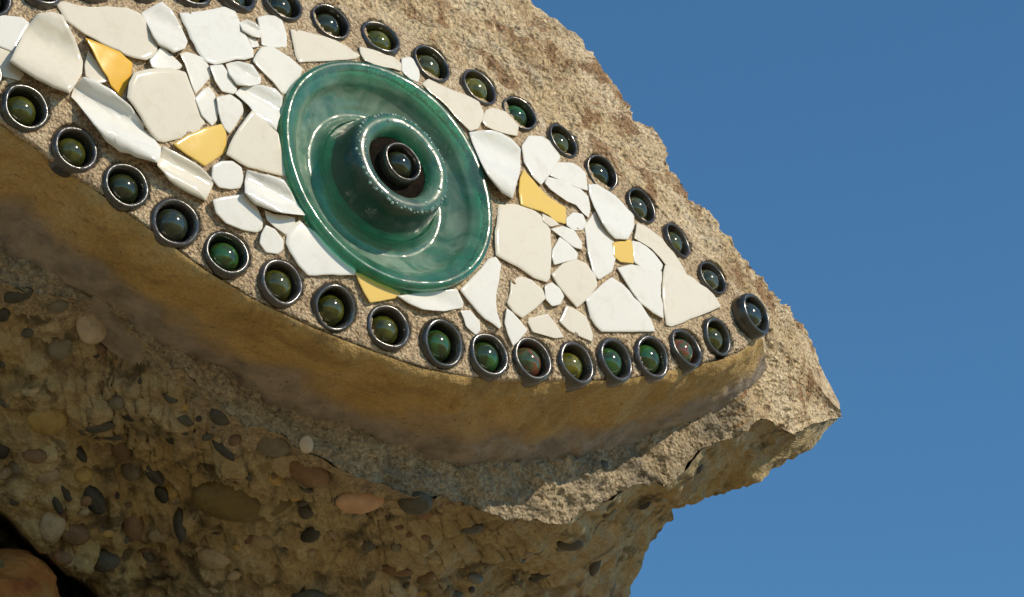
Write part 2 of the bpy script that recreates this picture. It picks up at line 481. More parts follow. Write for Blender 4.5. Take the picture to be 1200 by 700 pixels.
# strip B: behind the mosaic
pxB, pyB, rB = rows(Y1, Y3, 60)
s3 = setback(X)[None]
wB = w1 * (1 - rB) + (-s3 - 0.004) * rB
inside = (X < 897)[None]
wB = np.where(inside, np.minimum(wB, -0.008 * np.minimum(1, rB * 8) + w1), wB)
# strip C: the set-back face under the eyelid
pxC, pyC, rC = rows(Y3, Y4, 70)
wC = -s3 - 0.004 - 0.006 * rC + 0 * pxC
PX = np.vstack([pxA, pxB[1:], pxC[1:]]); PY = np.vstack([pyA, pyB[1:], pyC[1:]]); W = np.vstack([wA + 0 * pxA, wB[1:], wC[1:]])
F = on_face(PX, PY, W)
Nf = grid_normals(F)
tip = np.clip((985 - PX) / 60, 0, 1)
rough = fbm(F, 22, 3) * 0.007 + fbm(F, 70, 4, 0.6) * 0.0045 + fbm(F, 260, 2) * 0.0010 - np.clip(0.45 - cells(F, 70), 0, 1) * 0.012 * np.clip(fbm(F + 5, 18, 2) * 2 + 0.3, 0, 1)
isA = np.zeros(PX.shape); isA[:150] = 1
nearring = np.clip((Y1(PX) - PY) / 30, 0, 1) * isA
amt = np.where(isA > 0, 0.25 + 0.75 * nearring, 0.75)
row = np.arange(PX.shape[0])[:, None]
amt = amt * np.clip(0.45 + row / 14.0, 0, 1)
amt = np.where((PX < 897) & (isA == 0) & (PY < Y3(PX)), 0.0, amt)
edge0 = np.ones(PX.shape)
F = F + Nf * (rough * amt * (0.35 + 0.65 * tip))[..., None]
F = carve(F)
nA, nTot = 150, PX.shape[0]
fac_front = grid_faces(nTot, nx_)
fm = ((fac_front[:, 0] // nx_ >= nA + 58) & (X[fac_front[:, 0] % nx_] < 868 + 14 * np.sin(fac_front[:, 0] // nx_ * 0.31))).astype(int)
rock = mesh_obj('rock_face', F.reshape(-1, 3), fac_front, [M_ROCK, M_SET], head, fmat=fm)

# strip D: the conglomerate underside, from the broken edge down and back
m5 = np.array([(XL, -200, 980), (0, 90, 980), (300, 420, 980), (450, 600, 960), (525, 690, 800), (610, 727, 712), (660, 748, 668), (690, 767, 633), (717, 781, 609), (760, 792, 594), (800, 813, 589), (840, 853, 571), (883, 885, 562), (913, 927, 543), (940, 950, 527), (965, 971, 502), (985, 985, 488)], float)
nD = 170
rD = np.linspace(0, 1, nD)[:, None]
x5 = np.interp(X, m5[:, 0], m5[:, 1])[None]; y5 = np.interp(X, m5[:, 0], m5[:, 2])[None]
pxD = X[None] * (1 - rD) + x5 * rD; pyD = Y4(X)[None] * (1 - rD) + y5 * rD
drop = np.interp(X, [XL, 450, 525, 610, 690, 760, 840, 913, 985], [0.30, 0.28, 0.22, 0.15, 0.11, 0.08, 0.075, 0.05, 0.0])[None]
wD = -s3 - 0.010 - drop * rD ** 0.85
D = on_face(pxD, pyD, wD)
Nd = grid_normals(D)
fade = np.clip(rD * 10, 0, 1)
rd = -np.clip(0.36 - cells(D + 9, 95), 0, 1) * 0.016 + fbm(D, 11, 3) * 0.012 + fbm(D, 45, 4, 0.6) * 0.006 - np.clip(0.40 - cells(D, 42), 0, 1) * 0.022 + fbm(D, 170, 2) * 0.0008
# the dark cleft at the lower left
dl = (pyD - (615 + 0.85 * pxD)) / 1.31
cleft = np.exp(-(((dl - 9) / 16.0) ** 6)) * (pxD < 260)
rd = rd * np.interp(pxD, [480, 680], [1.0, 0.5])
D = D + Nd * (rd * fade * np.clip((985 - pxD) / 80, 0.1, 1))[..., None]
dv = D - CAM
D = D + dv * (0.12 * cleft)[..., None]
fD = grid_faces(nD, nx_)
rj = (rD + 0 * pxD).reshape(-1)[fD[:, 0]]; pj = D.reshape(-1, 3)[fD[:, 0]]
fmD = (rj * 330 + fbm(pj, 45, 3) * 16 < np.interp(pxD.reshape(-1)[fD[:, 0]], [XL, 200, 560, 640], [10, 14, 12, 2])).astype(int)
under = mesh_obj('rock_underside', D.reshape(-1, 3), fD, [M_CONG, M_SET], head, fmat=fmD)

# back of the head: a closed shell behind everything the camera sees
ring = np.vstack([F[0], D[-1][::-1], D[:, 0][::-1][1:], F[:, 0][::-1][1:-1]])
def to_pix(P):
    q = P - CAM; z = q @ c_f
    return 600 + FPX * (q @ c_r) / z, 350 - FPX * (q @ c_u) / z, z
rx, ry, rz = to_pix(ring)
lay = [ring]
for k, (b, s) in enumerate([(0.03, 0.985), (0.10, 0.95), (0.20, 0.86), (0.30, 0.72), (0.38, 0.50), (0.42, 0.25), (0.43, 0.02)]):
    # each layer lies further back and is narrower than the one before
    qx, qy = 230 + (rx - 230) * s, 300 + (ry - 300) * s
    z = (rz + b) * (1 - k / 7) + (DIST + 0.72) * (k / 7)
    q = CAM + z[:, None] * (((qx - 600) / FPX)[:, None] * c_r + ((350 - qy) / FPX)[:, None] * c_u + c_f)
    q = q + (fbm(q, 9, 3) * 0.006)[:, None] * c_f
    lay.append(q)
L = np.array(lay)
mesh_obj('rock_back', L.reshape(-1, 3), grid_faces(len(lay), L.shape[1], wrap=True), M_ROCK, head)

# neck of the sculpture down to the ground
nk, na = 40, 64
hz = np.linspace(-0.02, EYE[2] - 0.05, nk)
ang = np.linspace(0, 2 * math.pi, na, endpoint=False)
base = np.array([EYE[0] - 0.22, EYE[1] + 0.62])
nkv = []
for z in hz:
    r = 0.30 + 0.16 * math.exp(-z * 2.2) - 0.06 * (z / hz[-1])
    ringp = np.stack([base[0] + r * 0.95 * np.cos(ang), base[1] + r * 0.8 * np.sin(ang), np.full(na, z)], -1)
    rr = 1 + fbm(ringp, 4, 4)[:, None] * 0.10
    ringp[:, :2] = base + (ringp[:, :2] - base) * rr
    nkv.append(ringp)
nkv = np.array(nkv).reshape(-1, 3)
fcs = [tuple(f) for f in grid_faces(nk, na, wrap=True)] + [tuple(range((nk - 1) * na, nk * na))]
mesh_obj('rock_neck', nkv, fcs, M_CONG, head)

# reddish boulder below the cleft, lower left
bb = on_face(np.array([-66.0]), np.array([736.0]), np.array([-0.30]))[0]
bm = bmesh.new(); bmesh.ops.create_icosphere(bm, subdivisions=5, radius=1.0)
bv = np.array([v.co[:] for v in bm.verts]); bf = [[v.index for v in f.verts] for f in bm.faces]; bm.free()
bv = bv * np.array([0.075, 0.06, 0.050])
bv = bv + bv / np.linalg.norm(bv, axis=1, keepdims=True) * (fbm(bv + 3, 14, 4) * 0.012 + fbm(bv + 3, 70, 3) * 0.003)[:, None] + bb
t_ = NT('rust red stone')
a_ = t_.ramp(t_.noise(40, 6, 0.65), [(0.3, (0.30, 0.06, 0.012)), (0.5, (0.46, 0.17, 0.035)), (0.7, (0.44, 0.24, 0.08))])
t_.set(Base_Color=a_, Roughness=0.85, Normal=t_.bump(t_.noise(160, 5, 0.65), 0.004))
mesh_obj('jaw_stone', bv, bf, t_.m, head)
jc = on_face(np.array([-150.0]), np.array([1040.0]), np.array([-0.36]))[0]  # unseen rock mass, added out of frame to block light bounced from below
jv = np.array([v for v in bv - bb]); jv = jv / np.linalg.norm(jv, axis=1, keepdims=True)
jv = jv * np.array([0.30, 0.27, 0.165]) * (1 + fbm(jv, 1.6, 4)[:, None] * 0.10) + jc
mesh_obj('unseen_shade_rock', jv, bf, M_CONG, head)

# ------------------------------------------------------------------ eyelid and mortar bed
XE = np.linspace(XL + 10, 897, 420)
ne = 60
rE = np.linspace(0, 1, ne)[:, None]
y2e = Y2(XE)[None]; y3e = Y3(XE)[None] + np.interp(XE, [XL, 600, 800, 897], [26, 24, 8, 2])[None]
pyE = y2e * (1 - rE) + y3e * rE
gE = 0.30 * rE + 0.70 * (3 * rE ** 2 - 2 * rE ** 3)          # rolls over at the front, coves into the stone behind
wE = -0.0022 - (setback(XE)[None] - 0.0015) * gE
wE = wE - 0.007 * np.clip((rE - 0.80) / 0.20, 0, 1) ** 1.5
E_ = on_face(np.broadcast_to(XE, pyE.shape), pyE, wE)
Ne = grid_normals(E_)
E_ = E_ + Ne * (fbm(E_, 14, 3) * 0.0045 + fbm(E_, 60, 3) * 0.0014 + fbm(E_, 200, 2) * 0.0003)[..., None]
E_ = carve(E_)
# closing row buried in the rock
lastrow = E_[-1] - N * 0.03
E_ = np.concatenate([E_, lastrow[None]], 0)
lid = mesh_obj('eyelid', E_.reshape(-1, 3), grid_faces(ne + 1, len(XE)), M_LID, head)
# where the ochre wash stops and the bare grey mortar of the cove begins
gy = np.clip((rE + fbm(E_[:-1], 20, 4) * 0.22 - 0.50) / 0.28, 0, 1)
at = lid.data.attributes.new('bare', 'FLOAT', 'POINT')
at.data.foreach_set('value', np.r_[gy.reshape(-1), np.ones(len(XE))].astype(np.float32))

# ------------------------------------------------------------------ mosaic tiles
# (kind, curve amplitude in mm or 0, outline in photo pixels)
TILES = [
 ('w', 0, [(-26,17),(0,19),(25,21),(34,28),(23,46),(16,61),(0,54),(-24,45)]),
 ('c', 5, [(45,17),(60,15),(73,19),(80,33),(88,50),(96,72),(95,86),(81,109),(62,102),(33,86),(12,72),(21,55),(34,30)]),
 ('c', 0, [(66,5),(75,2),(105,9),(148,10),(163,16),(175,32),(184,54),(181,65),(170,70),(155,67),(130,55),(100,40),(77,24)]),
 ('w', 3, [(166,16),(190,3),(200,12),(210,30),(219,48),(216,56),(203,61),(186,52),(175,31)]),
 ('w', 0, [(211,16),(250,12),(262,9),(275,14),(280,27),(296,59),(296,67),(275,69),(252,75),(240,71),(232,60),(220,35)]),
 ('w', 0, [(191,54),(213,77),(209,81),(179,79),(176,71)]),
 ('a', 0, [(100,45),(115,51),(140,62),(154,74),(152,90),(142,114),(130,100),(120,80),(108,58)]),
 ('c', 0, [(104,60),(113,73),(126,95),(115,97),(101,89),(100,77)]),
 ('w', 6, [(99,91),(112,95),(130,106),(145,119),(152,125),(170,148),(188,173),(184,191),(160,184),(140,177),(125,165),(112,147),(97,128),(84,114),(88,100)]),
 ('c', 0, [(158,86),(175,82),(200,81),(217,86),(222,100),(230,120),(240,145),(239,150),(212,161),(192,166),(184,164),(172,148),(158,125),(150,115),(152,98)]),
 ('w', 0, [(211,64),(220,62),(238,69),(246,82),(247,89),(238,99),(229,110),(225,100),(220,82)]),
 ('w', 0, [(246,78),(261,77),(269,90),(277,104),(274,110),(260,106),(253,95)]),
 ('w', 2, [(265,75),(280,73),(295,77),(305,91),(304,98),(292,100),(278,99),(270,88)]),
 ('w', 0, [(229,116),(238,106),(245,103),(251,111),(255,130),(254,140),(248,147),(237,135)]),
 ('w', 0, [(254,115),(270,112),(284,122),(284,132),(275,148),(269,156),(263,150),(257,132)]),
 ('w', 3, [(276,110),(285,102),(307,101),(322,105),(330,114),(329,130),(323,153),(312,147),(300,135),(293,124)]),
 ('c', 0, [(296,130),(310,142),(325,157),(328,172),(336,207),(312,201),(290,195),(266,181),(270,170),(280,152)]),
 ('y', 0, [(204,169),(240,151),(260,146),(264,157),(265,177),(250,187),(240,194),(227,185),(210,174)]),
 ('c', 3, [(192,172),(207,180),(235,197),(250,212),(247,220),(240,235),(220,225),(200,212),(185,194),(187,185)]),
 ('w', 0, [(250,195),(260,190),(272,190),(282,197),(284,207),(282,220),(270,221),(257,219),(249,209)]),
 ('w', 4, [(290,200),(307,205),(332,212),(340,225),(350,242),(357,252),(340,250),(322,247),(300,239),(288,227),(288,212)]),
 ('w', 0, [(250,235),(270,231),(285,229),(297,237),(307,260),(306,269),(300,272),(285,269),(265,261),(254,250)]),
 ('w', 0, [(311,247),(322,252),(344,255),(345,262),(335,275),(322,265),(314,258)]),
 ('w', 0, [(312,265),(322,270),(331,282),(331,292),(325,297),(312,295),(305,285),(307,275)]),
 ('w', 0, [(345,264),(351,259),(375,277),(400,300),(416,311),(416,322),(388,321),(361,322),(350,310),(336,286),(337,275)]),
 ('y', 0, [(417,320),(437,326),(469,344),(464,349),(434,354),(427,342)]),
 ('w', 1.5, [(466,347),(490,344),(520,341),(534,339),(542,355),(541,361),(520,364),(495,362),(480,356)]),
 ('w', 0, [(540,340),(555,325),(572,305),(581,302),(587,312),(584,330),(580,345),(582,365),(587,380),(585,385),(567,372),(554,357)]),
 ('w', 0, [(540,365),(551,365),(561,377),(562,387),(557,392),(547,382)]),
 ('c', 0, [(584,241),(600,240),(620,244),(635,255),(644,270),(645,290),(644,325),(640,330),(625,325),(607,312),(582,299),(581,282),(583,262)]),
 ('c', 0, [(599,330),(610,325),(622,329),(635,340),(638,350),(625,362),(612,372),(602,365),(595,355),(599,342)]),
 ('w', 0, [(639,336),(647,332),(655,339),(660,347),(656,356),(647,358),(640,350)]),
 ('c', 0, [(647,322),(660,310),(675,305),(687,310),(697,325),(699,335),(687,350),(676,360),(665,347),(655,335)]),
 ('w', 0, [(648,294),(656,279),(665,285),(676,297),(675,304),(662,306),(650,310),(648,302)]),
 ('w', 0, [(646,269),(660,266),(672,271),(681,284),(681,292),(672,289),(660,279)]),
 ('w', 0, [(664,257),(672,250),(682,252),(686,261),(682,269),(672,269),(665,264)]),
 ('w', 0, [(685,266),(697,249),(707,260),(717,277),(721,300),(717,317),(702,327),(695,320),(690,297)]),
 ('w', 2, [(690,217),(700,217),(720,230),(742,252),(742,266),(735,280),(720,279),(707,262),(697,242),(691,228)]),
 ('w', 0, [(647,196),(655,191),(670,192),(685,202),(687,215),(688,223),(675,219),(660,212),(645,206)]),
 ('w', 0, [(639,215),(643,208),(660,213),(677,220),(688,230),(691,245),(689,255),(683,250),(675,240),(655,229),(645,222)]),
 ('w', 0, [(612,172),(620,160),(635,161),(645,167),(656,184),(645,202),(634,216),(625,207),(615,190)]),
 ('w', 5, [(550,156),(567,154),(587,157),(600,165),(609,175),(609,197),(600,232),(588,225),(572,205),(560,180)]),
 ('c', 0, [(570,130),(577,127),(592,132),(607,147),(605,159),(592,156),(570,148),(565,141)]),
 ('c', 0, [(495,99),(503,93),(520,102),(545,112),(560,119),(566,132),(560,150),(550,153),(540,143),(525,125)]),
 ('w', 0, [(471,69),(481,68),(489,75),(491,88),(490,96),(481,92),(472,84)]),
 ('c', 0, [(422,55),(437,59),(460,67),(469,74),(469,83),(450,78),(428,71),(423,63)]),
 ('c', 0, [(341,35),(355,37),(380,44),(405,54),(422,65),(415,69),(375,71),(351,73),(347,65)]),
 ('w', 0, [(302,21),(325,20),(330,25),(335,42),(335,55),(317,55),(307,52),(306,37)]),
 ('w', 1.5, [(281,27),(290,24),(300,29),(305,35),(304,44),(295,42),(285,36)]),
 ('w', 0, [(290,43),(299,46),(303,54),(296,55)]),
 ('w', 0, [(297,72),(307,56),(320,56),(340,69),(354,81),(350,91),(338,110),(330,109),(320,95),(305,81)]),
 ('y', 0, [(610,210),(614,200),(625,212),(640,230),(662,243),(662,262),(650,259),(635,247),(611,240),(609,225)]),
 ('y', 0, [(719,285),(739,282),(741,292),(742,308),(727,306),(720,300)]),
 ('c', 0, [(747,262),(757,266),(775,280),(795,305),(804,320),(800,325),(780,310),(765,292),(744,280)]),
 ('w', 0, [(741,283),(750,285),(765,297),(776,310),(774,317),(757,316),(744,307)]),
 ('w', 0, [(724,315),(740,311),(775,319),(773,337),(776,357),(777,373),(765,366),(750,354),(740,340)]),
 ('c', 0, [(780,311),(790,314),(812,327),(835,345),(844,359),(820,369),(787,382),(781,380),(779,365),(777,337),(778,320)]),
 ('w', 0, [(687,351),(698,342),(717,326),(730,335),(750,357),(762,375),(767,388),(740,388),(705,388),(693,373)]),
 ('c', 0, [(656,377),(664,359),(675,364),(686,372),(694,392),(693,400),(682,395),(667,387)]),
 ('c', 0, [(617,374),(642,369),(650,380),(660,395),(650,396),(625,389)]),
 ('w', 0, [(594,362),(607,375),(617,387),(607,399),(601,405),(596,392),(592,379)]),
 ('c', 0, [(636,251),(646,257),(655,263),(645,265),(637,259)]),
 # fragments that lie to the left, beyond the edge of the picture
 ('c', 3, [(-30,20),(-26,46),(-50,70),(-78,58),(-70,28),(-50,14)]),
 ('w', 0, [(-82,30),(-88,58),(-120,50),(-150,30),(-120,12)]),
 ('c', 0, [(20,64),(10,72),(28,86),(22,94),(0,88),(-30,66),(-24,50),(-2,57)]),
]
nb = 150
XB = np.linspace(XL + 10, 897.5, 520)
rB_ = np.linspace(0, 1, nb)[:, None]
yt = np.minimum(Y1(XB), Y2(XB))[None] - 6; yb_ = Y2(XB)[None] + 1.5
pyM = yt * (1 - rB_) + yb_ * rB_
edge = np.minimum(1.0, (1 - rB_) * (yb_ - yt) / 7.0)
topedge = np.minimum(1.0, rB_ * (yb_ - yt) / 8.0)
# mortar squeezed up against the edges of the pieces
near = np.full(pyM.shape, 99.0); XM = np.broadcast_to(XB, pyM.shape)
for _, _, pts in TILES:
    p = np.array(pts, float)
    sel = (XM > p[:, 0].min() - 12) & (XM < p[:, 0].max() + 12) & (pyM > p[:, 1].min() - 12) & (pyM < p[:, 1].max() + 12)
    q = np.stack([XM[sel], pyM[sel]], -1)
    dmin = np.full(len(q), 99.0)
    for a, b in zip(p, np.roll(p, -1, 0)):
        tt = np.clip(((q - a) @ (b - a)) / max((b - a) @ (b - a), 1e-6), 0, 1)
        dmin = np.minimum(dmin, np.linalg.norm(q - a - tt[:, None] * (b - a), axis=1))
    near[sel] = np.minimum(near[sel], dmin)
fillet = np.exp(-(near / 4.0) ** 1.5) * np.clip(0.6 + fbm(np.stack([XM * 0.05, pyM * 0.05, XM * 0], -1), 1.0, 3), 0, 1.3)
wM = -0.0011 + 0.0010 * fillet - 0.003 * (1 - edge) ** 2 - 0.004 * (1 - topedge) ** 2
MB = on_face(np.broadcast_to(XB, pyM.shape), pyM, wM)
MB = MB + N * ((fbm(MB, 60, 3) * 0.0009 + fbm(MB, 240, 3, 0.6) * 0.0007 + np.clip(0.32 - cells(MB, 190), 0, 1) * 0.003))[..., None]
MB = carve(MB)
bed = mesh_obj('mortar_bed', MB.reshape(-1, 3), grid_faces(nb, len(XB)), M_MORT, head)

def outline(pts):
    """cut the corners a little and add points along the edges, as broken ceramic has"""
    p = np.array(pts, float); out = []
    n = len(p)
    for i in range(n):
        a, b, c = p[i - 1], p[i], p[(i + 1) % n]
        la, lc = np.linalg.norm(b - a), np.linalg.norm(c - b)
        k1, k2 = min(0.25, 1.5 / la), min(0.25, 1.5 / lc)
        q1, q2 = b + (a - b) * k1, b + (c - b) * k2
        out.append(q1); out.append((q1 + q2) / 4 + b / 2); out.append(q2)
        m = max(0, int(lc / 9) - 1)
        for j in range(m):
            e = (j + 1) / (m + 1)
            d = (p[(i + 1) % n] - b); nn = np.array([-d[1], d[0]]) / lc
            s = q2 + (c + (b - c) * min(0.3, 2.2 / lc) - q2) * e
            out.append(s + nn * rng.normal(0, 0.55))
    return np.array(out)
SH = 1.0
for kind, amp, pts in TILES:
    o2 = outline(pts); n = len(o2)
    ctr = o2.mean(0)
    d_ = o2 - ctr; l_ = np.linalg.norm(d_, axis=1, keepdims=True); o2 = ctr + d_ * (l_ + 1.4) / l_
    h = rng.uniform(0.0003, 0.0013) + (0.0004 * amp if amp else 0)
    tl = rng.normal(0, 0.028, 2)                                     # slight tilt of each piece
    if 120 < ctr[0] < 345 and 60 < ctr[1] < 330 and not amp: tl = np.array([-0.075, -0.085]) + rng.normal(0, 0.015, 2)
    if kind == 'a': tl = np.array([-0.12, -0.11])
    area = 0.5 * abs(np.dot(o2[:, 0], np.roll(o2[:, 1], 1)) - np.dot(o2[:, 1], np.roll(o2[:, 0], 1)))
    size = math.sqrt(area)
    h += max(0.0, -(((o2 - ctr) @ tl) * 0.0005).min() * 0.75 - 0.0002)
    P0 = on_face(ctr[0:1], ctr[1:2], np.array([h]))[0]
    # fold direction of the plate rims, running along the eye
    fd = norm(np.array([0.88, 0.47])); fn = np.array([-fd[1], fd[0]])
    proj = (o2 - ctr) @ fn; half = max(abs(proj).max(), 1)
    ringsP, rows_ = [], []
    scales = [(1.0, -0.0075), (1.0, -0.00035), (1 - 0.7 / (size / 2 + 2), -0.00005), (0.86, 0), (0.62, 0), (0.36, 0), (0.14, 0)]
    for s, dz in scales:
        q = ctr + (o2 - ctr) * s
        hh = np.full(n, h + dz)
        e = (q - ctr) / max(size, 1)
        if dz > -0.005:
            hh = hh + (e @ tl) * size * 0.0005
            x = ((q - ctr) @ fn) / half
            if amp: hh = hh + amp * 0.0011 * (0.9 * np.exp(-((x - 0.55) / 0.38) ** 2) - 0.55 * np.exp(-((x + 0.15) / 0.4) ** 2) + 0.5 * np.exp(-((x + 0.9) / 0.35) ** 2))
            else: hh = hh + 0.0002 * (1 - (np.linalg.norm(q - ctr, axis=1) / size) ** 2)
        ringsP.append(on_face(q[:, 0], q[:, 1], hh))
    vv = np.vstack(ringsP + [ringsP[-1].mean(0)[None]])
    fc = [tuple(f) for f in grid_faces(len(scales), n, wrap=True)]
    fi = [1 if k < n else 0 for k in range(len(fc))]
    last = (len(scales) - 1) * n; cidx = len(vv) - 1
    for j in range(n): fc.append((last + j, cidx, last + (j + 1) % n)); fi.append(0)
    mt = {'w': M_WHITE, 'c': M_CREAM, 'y': M_YELLOW, 'a': M_AMBER}[kind]
    ob = mesh_obj('tile', vv, fc, [mt, M_BISC], bed, fmat=fi)
    if kind in 'ya': ob['label'] = 'yellow glazed tile fragment among the white ones'
    elif amp >= 3: ob['label'] = 'curved white plate-rim fragment with a folded glaze surface'

# ------------------------------------------------------------------ lathe
def lathe(profile, seg=64, wob=0.0, seed=0):
    r = np.random.default_rng(seed)
    ph = r.uniform(0, 6.28, 4); am = r.normal(0, wob, 4)
    a = np.linspace(0, 2 * math.pi, seg, endpoint=False)
    k = 1 + sum(am[i] * np.cos((i + 2) * a + ph[i]) for i in range(4))
    vs_ = np.concatenate([np.stack([rho * k * np.cos(a), rho * k * np.sin(a), np.full(seg, z)], -1) for rho, z in profile])
    return vs_, [tuple(f[::-1]) for f in grid_faces(len(profile), seg, wrap=True)]
def local_mesh(name, verts, faces, mat):
    me = bpy.data.meshes.new(name)
    me.from_pydata(np.asarray(verts).tolist(), [], [tuple(int(i) for i in f) for f in faces])
    me.materials.append(mat)
    me.polygons.foreach_set('use_smooth', [True] * len(me.polygons)); me.update()
    return me
def part(name, me, parent, loc=(0, 0, 0), mat=None):
    o = bpy.data.objects.new(name, me); COL.objects.link(o); o.parent = parent; o.location = loc
    if mat:
        o.material_slots[0].link = 'OBJECT'; o.material_slots[0].material = mat
    return o
def frame_at(nrm):
    z = Vector(nrm).normalized(); x = Vector(U) - z * Vector(U).dot(z); x.normalize(); y = z.cross(x)
    return Matrix((x, y, z)).transposed()

# ------------------------------------------------------------------ glass iris
Rm = 0.001
SC = 152.5 / FPX * DIST / 0.0775                  # profile drawn for a 77.5 mm radius
iris_n = N
LOW = 8.5                                         # set a little into the mortar
iris = empty('glass_iris', on_face(np.array([452.5 + 1.5]), np.array([206.0 - 1.0]), np.array([0.0]))[0], frame_at(iris_n))
tag(iris, 'large round aqua green glass dish with raised hollow neck, forming the iris', 'glass dish')
dish = [(60, -9), (70, -6), (74.5, 0), (76.8, 4.5), (77.5, 8), (77.2, 10.2), (76.2, 11.8), (74.6, 12.4), (72.6, 11.9), (70, 10.6), (67.4, 9.0), (65.4, 7.6), (64.2, 6.4), (63.4, 4.8), (62.4, 3.2), (60.5, 1.4), (57.5, -0.5), (54.5, -1.8), (53, -2.4), (51.8, -3.2), (49.8, -4.3), (47, -4.6), (45, -3.8), (43, -1.8), (41.2, 1.5)]
v, f = lathe([(a * SC * Rm, (b - LOW) * SC * Rm) for a, b in dish], 128, 0.004, 3)
part('dish', local_mesh('dish', v, f, M_IRIS), iris)
neck = [(42.0, -2), (40.2, 3.0), (38.2, 9.0), (36.4, 15.0), (35.0, 20.0), (34.2, 22.4), (33.2, 23.8), (31.6, 24.6), (29.0, 25.0), (26.2, 24.6), (24.0, 23.4), (22.2, 21.0), (21.2, 17.0), (20.8, 12), (20.6, 4)]
v, f = lathe([(a * SC * Rm, (b - LOW) * SC * Rm) for a, b in neck], 128, 0.006, 5)
nko = part('neck', local_mesh('neck', v, f, M_IRIS), iris)
bmd = bmesh.new(); bmesh.ops.create_icosphere(bmd, subdivisions=2, radius=1.0)
dv_ = np.array([q.co[:] for q in bmd.verts]); df_ = [[q.index for q in t.verts] for t in bmd.faces]; bmd.free()
drop_me = local_mesh('glass_droplet', dv_ * np.array([1, 1, 0.7]), df_, M_DROP)
for k in range(84):
    a = 2 * math.pi * k / 84 + random.uniform(-0.05, 0.05)
    rr = random.choice([32.4, 31.8, 33.0, 33.4, 28.0]) * SC * Rm
    hz_ = np.interp(rr / (SC * Rm), [26.2, 29.0, 31.6, 33.2, 34.2], [24.6, 25.0, 24.6, 23.8, 22.4]) * SC * Rm - LOW * SC * Rm
    d = part('glass_droplet', drop_me, nko, (rr * math.cos(a), rr * math.sin(a), hz_))
    s = random.uniform(0.0004, 0.0012); d.scale = (s, s, s)
# mortar bedding that shows faintly through the glass, and a core in the hollow neck, coloured black for its shade
bedding = [(76, -5), (75.2, 1), (73, 5.5), (70, 5.5), (66, 3.0), (62, -1.5), (58, -6.0), (53, -8.5), (48, -10.5), (43, -9.5), (38, -7), (33, -4), (20, -4), (0.1, -4)]
v, f = lathe([(a * SC * Rm, (b - LOW) * SC * Rm) for a, b in bedding], 64, 0.004, 8)
part('mortar_bedding', local_mesh('mortar_bedding', v, f, M_PALE), iris)
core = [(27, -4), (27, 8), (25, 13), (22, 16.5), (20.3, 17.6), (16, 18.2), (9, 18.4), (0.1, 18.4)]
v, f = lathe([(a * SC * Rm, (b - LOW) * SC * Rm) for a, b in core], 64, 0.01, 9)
part('pupil_shade_core', local_mesh('pupil_shade_core', v, f, M_HOLLOW_SHADE), iris)

# ------------------------------------------------------------------ bottle-neck rings with marbles
def ring_profile(k):
    base = [(0.80, -0.74), (0.90, -0.70), (0.965, -0.5), (0.99, -0.2), (1.0, 0.05), (1.0, 0.22), (0.975, 0.36), (0.925, 0.455), (0.86, 0.49), (0.80, 0.465), (0.755, 0.39), (0.735, 0.25), (0.725, 0.0), (0.72, -0.4), (0.70, -0.62), (0.4, -0.70), (0.02, -0.72)]
    if k == 1: base = [(0.80, -0.74), (0.90, -0.70), (0.95, -0.5), (0.97, -0.2), (0.985, 0.0), (1.0, 0.2), (0.99, 0.36), (0.955, 0.45), (0.905, 0.475), (0.855, 0.43), (0.825, 0.33), (0.81, 0.15), (0.80, -0.1), (0.79, -0.45), (0.76, -0.62), (0.4, -0.70), (0.02, -0.72)]
    return base
RING_ME = []
for k in range(2):
    for s in range(3):
        v, f = lathe(ring_profile(k), 56, 0.008, 20 + k * 5 + s)
        RING_ME.append(local_mesh('glass_ring', v, f, M_BOT))
bmd = bmesh.new(); bmesh.ops.create_uvsphere(bmd, u_segments=32, v_segments=20, radius=1.0)
sv = np.array([q.co[:] for q in bmd.verts]); sf = [[q.index for q in t.verts] for t in bmd.faces]; bmd.free()
MARB = {
 'olive': mat_marble('olive glass marble', (0.26, 0.28, 0.04)),
 'lime': mat_marble('yellow green glass marble', (0.34, 0.38, 0.02), (0.6, 0.48, 0.05)),
 'dark': mat_marble('dark green glass marble', (0.11, 0.14, 0.045)),
 'green': mat_marble('green glass marble', (0.16, 0.26, 0.06), (0.05, 0.45, 0.09), 0.5),
 'blue': mat_marble('blue grey glass marble', (0.17, 0.20, 0.09), (0.07, 0.13, 0.18), 0.6),
 'red': mat_marble('green glass marble with red vane', (0.17, 0.24, 0.09), (0.34, 0.085, 0.04), 0.85, 0.5),
 'grey': mat_marble('grey green glass marble', (0.24, 0.27, 0.13)),
}
NAMES = {'olive': 'olive green', 'lime': 'yellow-green', 'dark': 'dark green', 'green': 'bright green', 'blue': 'blue-grey', 'red': 'red-streaked', 'grey': 'grey-green'}
marble_me = local_mesh('marble', sv, sf, MARB['olive'])
ORD = ['first', 'second', 'third', 'fourth', 'fifth', 'sixth', 'seventh', 'eighth', 'ninth', 'tenth', 'eleventh', 'twelfth', 'thirteenth', 'fourteenth', 'fifteenth', 'sixteenth', 'seventeenth', 'eighteenth', 'nineteenth', 'twentieth', 'twenty-first']
def bottle_ring(center, nrm, R, marble, k, label, group):
    rt = frame_at(nrm) @ Matrix.Rotation(random.uniform(0, 6.28), 3, 'Z')
    root = empty('bottle_ring', center, rt)
    tag(root, label, 'glass ring', group)
    g = part('glass_ring', RING_ME[k * 3 + random.randrange(3)], root); g.scale = (R, R, R)
    m = part('marble', marble_me, root, (random.uniform(-.03, .03) * R, random.uniform(-.03, .03) * R, random.uniform(-0.19, -0.12) * R), MARB[marble])
    rm = (0.71 if k == 1 else 0.67) * R * random.uniform(0.96, 1.03)
    m.scale = (rm, rm, rm); m.rotation_euler = [random.uniform(0, 6.28) for _ in range(3)]
